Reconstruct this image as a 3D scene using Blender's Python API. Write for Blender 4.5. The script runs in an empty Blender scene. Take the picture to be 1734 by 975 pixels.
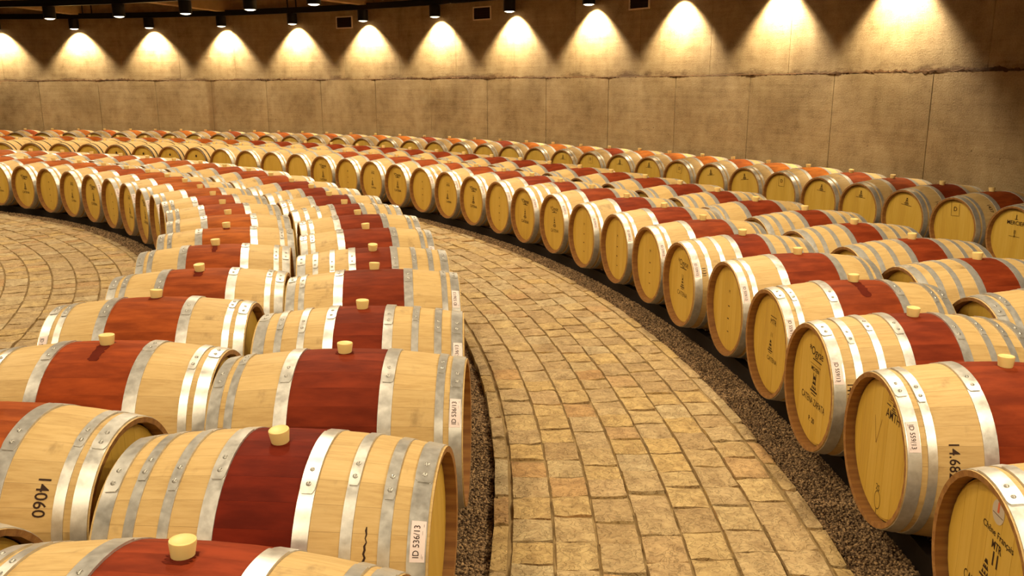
import bpy, bmesh, math, random
import numpy as np
from mathutils import Matrix, Vector

random.seed(7)
rng = np.random.default_rng(7)
C = bpy.context.scene.collection
scene = bpy.context.scene
PI = math.pi

# ---------------------------------------------------------------- camera
# cellar centre = world origin, cobbles at z = 0
CAM = Vector((12.157, -3.212, 1.695))
F_PX, PITCH, ROLL = 1441.5, 0.23318, -0.0026
cam_d = bpy.data.cameras.new('camera')
cam_d.sensor_fit = 'HORIZONTAL'
cam_d.sensor_width = 36.0
cam_d.lens = F_PX / 1734 * 36.0
cam_d.clip_start = 0.05
cam_d.clip_end = 200
cam = bpy.data.objects.new('camera', cam_d)
C.objects.link(cam)
_D = Vector((0, math.cos(PITCH), -math.sin(PITCH)))
_R0 = Vector((1, 0, 0))
_U0 = Vector((0, math.sin(PITCH), math.cos(PITCH)))
_R = _R0 * math.cos(ROLL) + _U0 * math.sin(ROLL)
_U = _U0 * math.cos(ROLL) - _R0 * math.sin(ROLL)
cam.matrix_world = Matrix(((_R.x, _U.x, -_D.x, CAM.x), (_R.y, _U.y, -_D.y, CAM.y), (_R.z, _U.z, -_D.z, CAM.z), (0, 0, 0, 1)))
scene.camera = cam


def pixel(p):
    v = Vector(p) - CAM
    d = v.dot(_D)
    if d < 0.05:
        return (-9999, -9999)
    return (867 + F_PX * v.dot(_R) / d, 487.5 - F_PX * v.dot(_U) / d)


def in_view(p, m=40):
    x, y = pixel(p)
    return -m < x < 1734 + m and -m < y < 975 + m


# ---------------------------------------------------------------- world and exposure
world = bpy.data.worlds.new('world')
scene.world = world
world.use_nodes = True
world.node_tree.nodes['Background'].inputs['Color'].default_value = (1.0, 0.72, 0.42, 1)
world.node_tree.nodes['Background'].inputs['Strength'].default_value = 0.02
vs = scene.view_settings
vs.view_transform = 'Standard'
vs.look = 'None'
vs.gamma = 1
vs.use_curve_mapping = False
vs.exposure = 0.0
LAMP_COLOUR = (1.0, 0.82, 0.55)
WALL_LAMP_COLOUR = (1.0, 0.85, 0.60)
WALL_LAMP_W = 400.0      # cans beside the wall
ROW_LAMP_W = 130.0       # cans over the barrel rows


# ---------------------------------------------------------------- helpers
def mesh_from(verts, faces, name='mesh', smooth=False, mats=(), fmat=None):
    me = bpy.data.meshes.new(name)
    me.from_pydata([tuple(v) for v in verts], [], faces)
    for m in mats:
        me.materials.append(m)
    if fmat:
        for p, k in zip(me.polygons, fmat):
            p.material_index = k
    if smooth:
        for p in me.polygons:
            p.use_smooth = True
    me.update()
    return me


def link(name, me, parent=None, loc=(0, 0, 0), rot=(0, 0, 0), scale=(1, 1, 1), label=None, kind=None):
    o = bpy.data.objects.new(name, me)
    C.objects.link(o)
    if parent is not None:
        o.parent = parent
    o.location = loc
    o.rotation_euler = rot
    o.scale = scale
    if label:
        o['label'] = label
    if kind:
        o['kind'] = kind
    return o


def thing(name, label, cat, loc=(0, 0, 0), rotz=0.0, group=None):
    o = bpy.data.objects.new(name, None)
    o.empty_display_size = 0.1
    C.objects.link(o)
    o.location = loc
    o.rotation_euler = (0, 0, rotz)
    o['label'] = label
    o['category'] = cat
    if group:
        o['group'] = group
    return o


def structure(name, label=None, loc=(0, 0, 0)):
    o = bpy.data.objects.new(name, None)
    C.objects.link(o)
    o.location = loc
    o['kind'] = 'structure'
    if label:
        o['label'] = label
    return o


def smooth_by_angle(me, deg=35):
    bm = bmesh.new()
    bm.from_mesh(me)
    for e in bm.edges:
        e.smooth = len(e.link_faces) == 2 and e.calc_face_angle(0) < math.radians(deg)
    for f in bm.faces:
        f.smooth = True
    bm.to_mesh(me)
    bm.free()
    return me


def sweep_arc(R, z, w, h, t0, t1, n, name, mat):
    """box-section arc about the cellar centre"""
    vs_, fs = [], []
    for i in range(n + 1):
        t = t0 + (t1 - t0) * i / n
        c, s = math.cos(t), math.sin(t)
        for dr, dz in ((-w / 2, 0), (w / 2, 0), (w / 2, h), (-w / 2, h)):
            vs_.append(((R + dr) * c, (R + dr) * s, z + dz))
    for i in range(n):
        a, b = i * 4, i * 4 + 4
        for k in range(4):
            k2 = (k + 1) % 4
            fs.append((a + k, b + k, b + k2, a + k2))
    fs.append((0, 1, 2, 3))
    e = n * 4
    fs.append((e + 3, e + 2, e + 1, e))
    return mesh_from(vs_, fs, name, mats=[mat])


def lathe(profile, n, axis='z', mats=(), name='lathe', cap=(False, False)):
    """profile: list of (r, h)"""
    vs_, fs = [], []
    for r, h in profile:
        for k in range(n):
            a = 2 * PI * k / n
            if axis == 'z':
                vs_.append((r * math.cos(a), r * math.sin(a), h))
            else:
                vs_.append((h, -r * math.sin(a), r * math.cos(a)))
    m = len(profile)
    for i in range(m - 1):
        for k in range(n):
            k2 = (k + 1) % n
            f = (i * n + k, i * n + k2, (i + 1) * n + k2, (i + 1) * n + k)
            fs.append(f)
    if cap[0]:
        fs.append(tuple(reversed(range(n))))
    if cap[1]:
        fs.append(tuple(range((m - 1) * n, m * n)))
    me = mesh_from(vs_, fs, name, mats=list(mats))
    bm = bmesh.new()
    bm.from_mesh(me)
    bmesh.ops.recalc_face_normals(bm, faces=bm.faces)
    bm.to_mesh(me)
    bm.free()
    return smooth_by_angle(me)


# ---------------------------------------------------------------- materials
class M:
    def __init__(self, name):
        self.m = bpy.data.materials.new(name)
        self.m.use_nodes = True
        self.t = self.m.node_tree
        self.b = self.t.nodes['Principled BSDF']

    def n(self, typ, **kw):
        nd = self.t.nodes.new(typ)
        for k, v in kw.items():
            if k.startswith('i_'):
                key = k[2:]
                key = int(key) if key.isdigit() else key.replace('_', ' ')
                self.put(nd.inputs[key], v)
            else:
                setattr(nd, k, v)
        return nd

    def put(self, sock, v):
        if hasattr(v, 'is_output') or isinstance(v, bpy.types.NodeSocket):
            self.t.links.new(v, sock)
        else:
            sock.default_value = v

    def math(self, op, a, b=0.0, c=0.0, clamp=False):
        nd = self.t.nodes.new('ShaderNodeMath')
        nd.operation = op
        nd.use_clamp = clamp
        self.put(nd.inputs[0], a)
        self.put(nd.inputs[1], b)
        self.put(nd.inputs[2], c)
        return nd.outputs[0]

    def mix(self, f, a, b, blend='MIX'):
        nd = self.t.nodes.new('ShaderNodeMix')
        nd.data_type = 'RGBA'
        nd.blend_type = blend
        self.put(nd.inputs[0], f)
        for s, v in ((6, a), (7, b)):
            if isinstance(v, tuple) and len(v) == 3:
                v = (*v, 1)
            self.put(nd.inputs[s], v)
        return nd.outputs[2]

    def ramp(self, f, stops):
        nd = self.t.nodes.new('ShaderNodeValToRGB')
        while len(nd.color_ramp.elements) < len(stops):
            nd.color_ramp.elements.new(0.5)
        for e, (p, c) in zip(nd.color_ramp.elements, stops):
            e.position = p
            e.color = (*c, 1) if len(c) == 3 else c
        self.put(nd.inputs[0], f)
        return nd.outputs[0]

    def smooth(self, v, a, b):
        nd = self.t.nodes.new('ShaderNodeMapRange')
        nd.interpolation_type = 'SMOOTHSTEP'
        self.put(nd.inputs[0], v)
        nd.inputs[1].default_value = a
        nd.inputs[2].default_value = b
        return nd.outputs[0]

    def noise(self, vec, scale, detail=4, rough=0.55, dist=0.0):
        nd = self.t.nodes.new('ShaderNodeTexNoise')
        self.put(nd.inputs['Vector'], vec)
        nd.inputs['Scale'].default_value = scale
        nd.inputs['Detail'].default_value = detail
        nd.inputs['Roughness'].default_value = rough
        nd.inputs['Distortion'].default_value = dist
        return nd.outputs[0]

    def scaled(self, vec, s, off=None):
        nd = self.t.nodes.new('ShaderNodeVectorMath')
        nd.operation = 'MULTIPLY'
        self.put(nd.inputs[0], vec)
        nd.inputs[1].default_value = s
        if off is None:
            return nd.outputs[0]
        ad = self.t.nodes.new('ShaderNodeVectorMath')
        ad.operation = 'ADD'
        self.t.links.new(nd.outputs[0], ad.inputs[0])
        self.put(ad.inputs[1], off)
        return ad.outputs[0]

    def bump(self, h, strength, dist):
        nd = self.t.nodes.new('ShaderNodeBump')
        self.put(nd.inputs['Height'], h)
        nd.inputs['Strength'].default_value = strength
        nd.inputs['Distance'].default_value = dist
        self.t.links.new(nd.outputs[0], self.b.inputs['Normal'])

    def base(self, c=None, rough=None, metal=None):
        for k, v in (('Base Color', c), ('Roughness', rough), ('Metallic', metal)):
            if v is not None:
                if isinstance(v, tuple) and len(v) == 3:
                    v = (*v, 1)
                self.put(self.b.inputs[k], v)
        return self.m


def plain(name, c, rough=0.6, metal=0.0, var=0.12, scale=30.0):
    m = M(name)
    oc = m.n('ShaderNodeTexCoord').outputs['Object']
    nz = m.noise(oc, scale)
    col = m.mix(nz, tuple(x * (1 - var) for x in c), tuple(min(1, x * (1 + var)) for x in c))
    m.b.inputs['Specular IOR Level'].default_value = 0.25
    return m.base(col, rough, metal)


def oak_material():
    m = M('oak_with_painted_belt')
    oc = m.n('ShaderNodeTexCoord').outputs['Object']
    sp = m.n('ShaderNodeSeparateXYZ')
    m.put(sp.inputs[0], oc)
    x, y, z = sp.outputs
    oi = m.n('ShaderNodeObjectInfo')
    ang = m.math('ARCTAN2', y, z)
    idx = m.math('FLOOR', m.math('ADD', m.math('MULTIPLY', ang, 28 / (2 * PI)), 0.5))
    seed = m.math('ADD', m.math('MULTIPLY', idx, 0.37), m.math('MULTIPLY', oi.outputs['Random'], 91.0))
    wn = m.n('ShaderNodeTexWhiteNoise', noise_dimensions='1D')
    m.put(wn.inputs['W'], seed)
    rnd = wn.outputs['Value']
    off = m.n('ShaderNodeCombineXYZ')
    m.put(off.inputs[0], m.math('MULTIPLY', rnd, 31.0))
    m.put(off.inputs[1], m.math('MULTIPLY', oi.outputs['Random'], 17.0))
    fine = m.noise(m.scaled(oc, (5, 90, 90), off.outputs[0]), 1.0, 6, 0.65)
    coarse = m.noise(m.scaled(oc, (1.6, 9, 9), off.outputs[0]), 1.0, 3, 0.5)
    wood = m.ramp(m.math('ADD', m.math('MULTIPLY', fine, 0.62), m.math('MULTIPLY', coarse, 0.38)),
                  [(0.28, (0.42, 0.260, 0.092)), (0.5, (0.56, 0.378, 0.152)), (0.75, (0.66, 0.470, 0.215))])
    tone = m.math('ADD', m.math('MULTIPLY', rnd, 0.10), 0.94)
    wood = m.mix(1.0, wood, m.n('ShaderNodeCombineColor', i_0=tone, i_1=tone, i_2=tone).outputs[0], 'MULTIPLY')
    # handling smudges
    sm = m.smooth(m.noise(m.scaled(oc, (9, 6, 6), off.outputs[0]), 1.0, 5, 0.6), 0.575, 0.76)
    wood = m.mix(m.math('MULTIPLY', sm, 0.62), wood, (0.20, 0.125, 0.05))
    # joint shadows between staves are real gaps only on near barrels; here a thin dark line is painted in their place
    frac = m.math('ABSOLUTE', m.math('SUBTRACT', m.math('FRACT', m.math('ADD', m.math('MULTIPLY', ang, 28 / (2 * PI)), 1.0)), 0.5))
    wood = m.mix(m.math('MULTIPLY', m.math('LESS_THAN', frac, 0.015), 0.14), wood, (0.2, 0.11, 0.04))
    bn = m.noise(m.scaled(oc, (4, 14, 14), off.outputs[0]), 1.0, 5, 0.6)
    dark = m.mix(1.0, oi.outputs['Color'], (0.62, 0.55, 0.5), 'MULTIPLY')
    light = m.mix(1.0, oi.outputs['Color'], (1.2, 1.25, 1.3), 'MULTIPLY')
    belt = m.mix(m.smooth(bn, 0.3, 0.75), dark, light)
    ax = m.math('ABSOLUTE', x)
    f = m.math('LESS_THAN', ax, oi.outputs['Alpha'])      # the object's alpha carries the belt's half width
    col = m.mix(f, wood, belt)
    m.bump(fine, 0.12, 0.004)
    rough = m.math('ADD', m.math('MULTIPLY', f, 0.10), 0.58)
    m.put(m.b.inputs['Specular IOR Level'], m.math('MULTIPLY_ADD', f, -0.16, 0.26))
    return m.base(col, rough, 0.0)


def head_material():
    m = M('oak_barrel_head')
    oc = m.n('ShaderNodeTexCoord').outputs['Object']
    oi = m.n('ShaderNodeObjectInfo')
    off = m.n('ShaderNodeCombineXYZ')
    m.put(off.inputs[1], m.math('MULTIPLY', oi.outputs['Random'], 23.0))
    fine = m.noise(m.scaled(oc, (20, 60, 3), off.outputs[0]), 1.0, 5, 0.6)
    coarse = m.noise(m.scaled(oc, (2, 9, 1.5), off.outputs[0]), 1.0, 3)
    g = m.math('ADD', m.math('MULTIPLY', fine, 0.5), m.math('MULTIPLY', coarse, 0.5))
    g = m.math('ADD', g, m.math('MULTIPLY', m.math('SUBTRACT', oi.outputs['Random'], 0.5), 0.12))
    col = m.ramp(g, [(0.25, (0.44, 0.25, 0.030)), (0.5, (0.56, 0.345, 0.045)), (0.8, (0.64, 0.42, 0.085))])
    m.bump(fine, 0.08, 0.003)
    return m.base(col, 0.5)


def chime_material():
    m = M('oak_end_grain')
    oc = m.n('ShaderNodeTexCoord').outputs['Object']
    nz = m.noise(m.scaled(oc, (4, 60, 60)), 1.0, 4)
    col = m.ramp(nz, [(0.3, (0.21, 0.082, 0.020)), (0.7, (0.36, 0.17, 0.040))])
    return m.base(col, 0.6)


def hoop_material(name='galvanised_steel', lo=(0.48, 0.46, 0.415), hi=(0.68, 0.66, 0.61)):
    m = M(name)
    oc = m.n('ShaderNodeTexCoord').outputs['Object']
    nz = m.noise(oc, 38, 5, 0.6)
    big = m.noise(oc, 7, 3, 0.5)
    col = m.ramp(m.math('ADD', m.math('MULTIPLY', nz, 0.6), m.math('MULTIPLY', big, 0.4)), [(0.35, lo), (0.65, hi)])
    rough = m.math('ADD', m.math('MULTIPLY', nz, 0.25), 0.22)
    m.bump(nz, 0.06, 0.003)
    m.b.inputs['Specular IOR Level'].default_value = 0.5
    return m.base(col, rough, 0.62)


def concrete_material():
    m = M('rough_board_marked_concrete')
    pos = m.n('ShaderNodeNewGeometry').outputs['Position']
    sp = m.n('ShaderNodeSeparateXYZ')
    m.put(sp.inputs[0], pos)
    x, y, z = sp.outputs
    ang = m.math('ARCTAN2', y, x)
    arc = m.math('MULTIPLY', ang, 18.27)
    co = m.n('ShaderNodeCombineXYZ')
    m.put(co.inputs[0], arc)
    m.put(co.inputs[2], z)
    v = co.outputs[0]
    grit = m.noise(v, 58, 5, 0.75)
    mid = m.noise(v, 5, 4, 0.6)
    streak = m.noise(m.scaled(v, (3.0, 1, 0.5)), 1.0, 4, 0.6)
    board = m.noise(m.scaled(v, (0.6, 1, 22)), 1.0, 3, 0.6)
    g = m.math('ADD', m.math('ADD', m.math('MULTIPLY', grit, 0.35), m.math('MULTIPLY', mid, 0.3)),
               m.math('ADD', m.math('MULTIPLY', streak, 0.2), m.math('MULTIPLY', board, 0.15)))
    col = m.ramp(g, [(0.36, (0.155, 0.092, 0.032)), (0.5, (0.335, 0.225, 0.098)), (0.64, (0.46, 0.335, 0.168))])
    # rusty dirt that has run down onto the joint between the two pours
    dz = m.math('SUBTRACT', z, 1.83)
    dn = m.math('ADD', dz, m.math('MULTIPLY', m.math('SUBTRACT', m.noise(m.scaled(v, (1.6, 1, 4)), 1.0, 6, 0.75), 0.5), -0.55))
    up = m.math('MULTIPLY', m.math('GREATER_THAN', dz, 0.0), m.math('SUBTRACT', 1.0, m.smooth(dn, -0.02, 0.09)))
    col = m.mix(m.math('MULTIPLY', up, 0.85), col, (0.10, 0.045, 0.010))
    # one leaking vertical seam and faint stains along the others
    st = m.math('ABSOLUTE', m.math('SUBTRACT', ang, 1.293))
    st = m.math('SUBTRACT', 1.0, m.smooth(m.math('ADD', st, m.math('MULTIPLY', m.math('SUBTRACT', mid, 0.5), 0.006)), 0.002, 0.009))
    st = m.math('MULTIPLY', st, m.math('LESS_THAN', z, 1.83))
    col = m.mix(m.math('MULTIPLY', st, 0.55), col, (0.20, 0.105, 0.03))
    # bug holes
    vor = m.n('ShaderNodeTexVoronoi', feature='F1')
    m.put(vor.inputs['Vector'], v)
    vor.inputs['Scale'].default_value = 7.0
    rowz = m.smooth(m.math('ABSOLUTE', m.math('SUBTRACT', z, 0.98)), 0.05, 0.12)
    rad = m.math('SUBTRACT', 0.15, m.math('MULTIPLY', rowz, 0.085))
    hole = m.math('LESS_THAN', m.math('ADD', vor.outputs['Distance'], m.math('MULTIPLY', grit, 0.12)), rad)
    col = m.mix(m.math('MULTIPLY', hole, 0.65), col, (0.12, 0.065, 0.02))
    h = m.math('SUBTRACT', m.math('ADD', m.math('MULTIPLY', grit, 0.7), m.math('MULTIPLY', mid, 0.4)), m.math('MULTIPLY', hole, 0.6))
    m.bump(h, 0.7, 0.016)
    return m.base(col, 0.85)


def stone_material():
    m = M('split_sandstone')
    tc = m.n('ShaderNodeTexCoord')
    pos = m.n('ShaderNodeNewGeometry')
    oi = m.n('ShaderNodeObjectInfo')
    r = m.math('FRACT', m.math('ADD', m.math('MULTIPLY', pos.outputs['Random Per Island'], 3.7), m.math('MULTIPLY', oi.outputs['Random'], 5.3)))
    off = m.n('ShaderNodeCombineXYZ')
    m.put(off.inputs[2], m.math('MULTIPLY', r, 13.0))
    p = m.scaled(pos.outputs['Position'], (1, 1, 1), off.outputs[0])
    n1 = m.noise(p, 14, 6, 0.65, 0.6)
    n2 = m.noise(p, 70, 4, 0.7)
    tone = m.ramp(r, [(0.0, (0.42, 0.275, 0.115)), (0.3, (0.49, 0.345, 0.165)), (0.55, (0.54, 0.36, 0.13)), (0.8, (0.51, 0.385, 0.205)), (1.0, (0.48, 0.275, 0.095))])
    g = m.math('ADD', m.math('MULTIPLY', n1, 0.7), m.math('MULTIPLY', n2, 0.3))
    dark = m.mix(1.0, tone, (0.60, 0.55, 0.47), 'MULTIPLY')
    light = m.mix(1.0, tone, (1.06, 1.08, 1.08), 'MULTIPLY')
    col = m.mix(m.smooth(g, 0.33, 0.68), dark, light)
    chip = m.noise(m.scaled(p, (1, 1, 1)), 26, 3, 0.5, 1.2)
    m.bump(m.math('ADD', g, m.math('MULTIPLY', m.smooth(chip, 0.42, 0.5), 0.35)), 0.85, 0.02)
    return m.base(col, 0.72)


def gravel_material(name='dark_gravel', a=(0.07, 0.034, 0.013), b=(0.26, 0.15, 0.065)):
    m = M(name)
    g = m.n('ShaderNodeNewGeometry')
    n = m.noise(g.outputs['Position'], 75, 5, 0.75)
    r = m.math('ADD', m.math('MULTIPLY', n, 0.6), m.math('MULTIPLY', g.outputs['Random Per Island'], 0.4))
    col = m.ramp(r, [(0.3, a), (0.62, b), (0.85, tuple(x * 1.9 for x in b))])
    m.bump(n, 0.8, 0.02)
    return m.base(col, 0.8)


OAK = oak_material()
HEAD = head_material()
CHIME = chime_material()
STEEL = hoop_material()
RIVET = hoop_material('rivet_steel', (0.30, 0.28, 0.24), (0.5, 0.48, 0.43))
DARKHOOP = hoop_material('dark_iron_hoop', (0.03, 0.022, 0.015), (0.07, 0.05, 0.03))
CONCRETE = concrete_material()
JOINT = plain('crumbled_joint_mortar', (0.075, 0.034, 0.009), 0.9, var=0.45, scale=25)
STONE = stone_material()
MORTAR = plain('sandy_joint_filler', (0.27, 0.18, 0.075), 0.9, var=0.35, scale=45)
GRAVEL = gravel_material()
PEBBLE = gravel_material('gravel_chips', (0.10, 0.05, 0.02), (0.48, 0.30, 0.14))
RAIL = plain('dark_rail_steel', (0.022, 0.016, 0.013), 0.55, 0.5)
BLACK = plain('black_lamp_enamel', (0.006, 0.005, 0.005), 0.45)
CEIL = plain('dark_red_brown_ceiling', (0.12, 0.045, 0.018), 0.8, var=0.25, scale=2)
BEAM = plain('tan_concrete_beam', (0.34, 0.21, 0.085), 0.85, var=0.25, scale=6)
BUNG = plain('pale_silicone', (0.80, 0.60, 0.24), 0.42, var=0.04)
BUNG.node_tree.nodes['Principled BSDF'].inputs['Subsurface Weight'].default_value = 0.25
BUNG.node_tree.nodes['Principled BSDF'].inputs['Subsurface Radius'].default_value = (0.02, 0.012, 0.004)
BUNG.node_tree.nodes['Principled BSDF'].inputs['Subsurface Scale'].default_value = 0.5
PAPER = plain('pinkish_white_paper', (0.82, 0.69, 0.66), 0.6, var=0.04)
GREYPAPER = plain('grey_paper_disc', (0.50, 0.42, 0.32), 0.6, var=0.05)
INK = plain('burnt_black_ink', (0.035, 0.014, 0.006), 0.7, var=0.2)
BROWNINK = plain('light_branding_brown', (0.22, 0.10, 0.02), 0.7, var=0.2)
REDINK = plain('red_print', (0.62, 0.13, 0.05), 0.6, var=0.05)
WINE = plain('dried_wine_stain', (0.105, 0.014, 0.006), 0.8, var=0.3)
WINE.node_tree.nodes['Principled BSDF'].inputs['Specular IOR Level'].default_value = 0.05
VENTM = plain('vent_recess_brown', (0.022, 0.007, 0.004), 0.8)
VENTF = plain('vent_frame_tan', (0.72, 0.58, 0.38), 0.6)
gl = M('lamp_lens')
gl.b.inputs['Emission Color'].default_value = (1.0, 0.88, 0.66, 1)
gl.b.inputs['Emission Strength'].default_value = 6.0
LENS = gl.base((0.8, 0.7, 0.5), 0.4)

# ---------------------------------------------------------------- the setting
R_WALL, Z_JOINT, Z_CEIL = 18.27, 1.831, 3.85
PANEL = 0.0829
SEAM0 = 1.3747          # angle of one seam of the lower pour

# floor: gravel bed under everything
vs_, fs_ = [(0, 0, -0.052)], []
N = 180
for k in range(N):
    a = 2 * PI * k / N
    vs_.append((18.4 * math.cos(a), 18.4 * math.sin(a), -0.052))
for k in range(N):
    fs_.append((0, 1 + k, 1 + (k + 1) % N))
floor = link('floor', mesh_from(vs_, fs_, 'floor', mats=[GRAVEL]), kind='structure', label='dark brown gravel bed under the barrel rows')

# wall
wall = structure('wall_back', 'curved rough tan concrete wall poured in two lifts behind the barrels')


def panel_mesh(z0, z1, r0, width, gap, thick, name, seg=5):
    vs_, fs = [], []
    w = width - gap / R_WALL
    for i in range(seg + 1):
        t = -w / 2 + w * i / seg
        for rr, zz in ((r0 + 0.004 * (i in (0, seg)), z0), (r0 + 0.004 * (i in (0, seg)), z1), (r0 + thick, z1), (r0 + thick, z0)):
            vs_.append((rr * math.cos(t), rr * math.sin(t), zz))
    for i in range(seg):
        a, b = i * 4, i * 4 + 4
        for k in range(4):
            k2 = (k + 1) % 4
            fs.append((a + k, a + k2, b + k2, b + k))
    fs.append((0, 3, 2, 1))
    e = seg * 4
    fs.append((e, e + 1, e + 2, e + 3))
    me = mesh_from(vs_, fs, name, mats=[CONCRETE])
    bm = bmesh.new()
    bm.from_mesh(me)
    bmesh.ops.recalc_face_normals(bm, faces=bm.faces)
    bm.to_mesh(me)
    bm.free()
    return me


lo_panel = panel_mesh(-0.06, Z_JOINT, R_WALL - 0.006, PANEL, 0.010, 0.05, 'lower_panel')
up_panel = panel_mesh(Z_JOINT + 0.012, Z_CEIL, R_WALL, PANEL, 0.006, 0.05, 'upper_panel')
for n in range(-2, 18):
    link('concrete_panel', lo_panel, wall, rot=(0, 0, SEAM0 + PANEL * 2.5 - PANEL * n))
    link('concrete_panel', up_panel, wall, rot=(0, 0, SEAM0 + PANEL * 2.04 - PANEL * n))
core = lathe([(R_WALL + 0.03, -0.06), (R_WALL + 0.03, Z_CEIL), (R_WALL + 0.2, Z_CEIL), (R_WALL + 0.2, -0.06)], 150, mats=[CONCRETE], name='wall_core')
link('wall_core', core, wall)
# crumbled joint between the pours
vs_, fs_ = [], []
n = 1100
hh = 0.03
for i in range(n + 1):
    t = 0.12 + 1.6 * i / n
    big = 0.5 + 0.5 * math.sin(t * 17.3 + 2 * math.sin(t * 5.1))
    hh = 0.6 * hh + 0.4 * (0.010 + 0.085 * big * random.random() ** 1.6)
    lo = Z_JOINT + 0.004 - 0.02 * random.random() ** 3
    for rr, zz in ((R_WALL - 0.004 - 0.004 * random.random(), lo), (R_WALL - 0.002 - 0.008 * random.random(), Z_JOINT + hh * 0.5), (R_WALL + 0.004, Z_JOINT + 0.006 + hh)):
        vs_.append((rr * math.cos(t), rr * math.sin(t), zz))
for i in range(n):
    for k in range(2):
        a = i * 3 + k
        fs_.append((a, a + 1, a + 4, a + 3))
link('crumbled_joint', mesh_from(vs_, fs_, 'crumbled_joint', mats=[JOINT]), wall, label='ragged rust-brown line of crumbled concrete between the two lifts')

# ceiling with radial beams
ceil = structure('ceiling', 'dark red-brown ceiling with radial tan concrete beams')
vs_, fs_ = [], []
for k in range(N):
    a = 2 * PI * k / N
    vs_.append((18.5 * math.cos(a), 18.5 * math.sin(a), Z_CEIL))
    vs_.append((18.5 * math.cos(a), 18.5 * math.sin(a), Z_CEIL + 0.2))
fs_.append(tuple(range(0, 2 * N, 2)))
fs_.append(tuple(reversed(range(1, 2 * N, 2))))
link('ceiling_slab', mesh_from(vs_, fs_, 'ceiling_slab', mats=[CEIL]), ceil)


def box_mesh(x0, x1, y0, y1, z0, z1, mat, name='box'):
    v = [(x, y, z) for z in (z0, z1) for y in (y0, y1) for x in (x0, x1)]
    f = [(0, 2, 3, 1), (4, 5, 7, 6), (0, 1, 5, 4), (2, 6, 7, 3), (0, 4, 6, 2), (1, 3, 7, 5)]
    return mesh_from(v, f, name, mats=[mat])


beam_me = box_mesh(4.0, R_WALL, -0.11, 0.11, 3.36, Z_CEIL, BEAM, 'ceiling_beam')
for n in range(-3, 9):
    link('ceiling_beam', beam_me, ceil, rot=(0, 0, 1.472 - 0.2122 * n))

# air vents in the upper lift
for t, z, w, lab in ((1.0853, 3.045, 0.40, 'small framed air vent in the wall, leftmost of the three'), (0.8832, 3.066, 0.42, 'framed air vent in the wall, middle one of three'),
                     (0.6753, 3.032, 0.41, 'framed air vent in the wall, rightmost of three, cut by the frame top')):
    v = thing('air_vent', lab, 'vent', (R_WALL * math.cos(t), R_WALL * math.sin(t), z), t, 'air vents high in the concrete wall')
    hgt = 0.105
    link('vent_recess', box_mesh(-0.004, 0.02, -w / 2, w / 2, -hgt, hgt, VENTM), v)
    for (y0, y1, z0, z1) in ((-w / 2 - .02, w / 2 + .02, hgt, hgt + .022), (-w / 2 - .02, w / 2 + .02, -hgt - .022, -hgt), (-w / 2 - .02, -w / 2, -hgt, hgt), (w / 2, w / 2 + .02, -hgt, hgt)):
        link('vent_frame', box_mesh(-0.022, 0.02, y0, y1, z0, z1, VENTF), v)
    for k in range(4):
        zz = -hgt + 0.04 + k * 0.045
        link('vent_slat', box_mesh(-0.012, 0.0, -w / 2, w / 2, zz, zz + 0.008, VENTM), v)

# ---------------------------------------------------------------- paving
R_EDGE_R, R_EDGE_L, R_EDGE_I = 13.386, 12.080, 9.909


def stone_variant(seed, rough=0.02, g=4, edge=0.04):
    r = random.Random(seed)
    vs_, fs = [], []
    for j in range(g):
        for i in range(g):
            x, y = i / (g - 1) - 0.5, j / (g - 1) - 0.5
            bx, by = i in (0, g - 1), j in (0, g - 1)
            x *= 1 - (edge * r.random() if bx else 0)
            y *= 1 - (edge * r.random() if by else 0)
            z = -0.003 * (bx or by) + (r.random() - 0.5) * rough * 0.45 - (0.006 * r.random() if by else 0)
            vs_.append((x, y, z))
    for j in range(g - 1):
        for i in range(g - 1):
            a = j * g + i
            fs.append((a, a + 1, a + g + 1, a + g))
    ring = list(range(g)) + [g - 1 + g * k for k in range(1, g)] + [g * g - 1 - k for k in range(1, g)] + [g * (g - 1) - g * k for k in range(1, g - 1)]
    b0 = len(vs_)
    for q in ring:
        x, y, z = vs_[q]
        vs_.append((x * 1.02, y * 1.02, -0.05))
    for k in range(len(ring)):
        k2 = (k + 1) % len(ring)
        fs.append((ring[k2], ring[k], b0 + k, b0 + k2))
    me = mesh_from(vs_, fs, 'paving_stone', mats=[STONE])
    return smooth_by_angle(me, 30)


STONES = [stone_variant(100 + k) for k in range(10)]
KERBS = [stone_variant(300 + k, 0.014, 4, 0.10) for k in range(6)]


def lay(columns, t_lo, t_hi, len_rng, gap):
    out = []
    for Rm, wid in columns:
        t = t_lo + random.random() * 0.015
        while t < t_hi:
            ln = random.uniform(*len_rng)
            tc = t + ln / 2 / Rm
            out.append((Rm, tc, wid, ln))
            t += (ln + gap) / Rm
    return out


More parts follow.
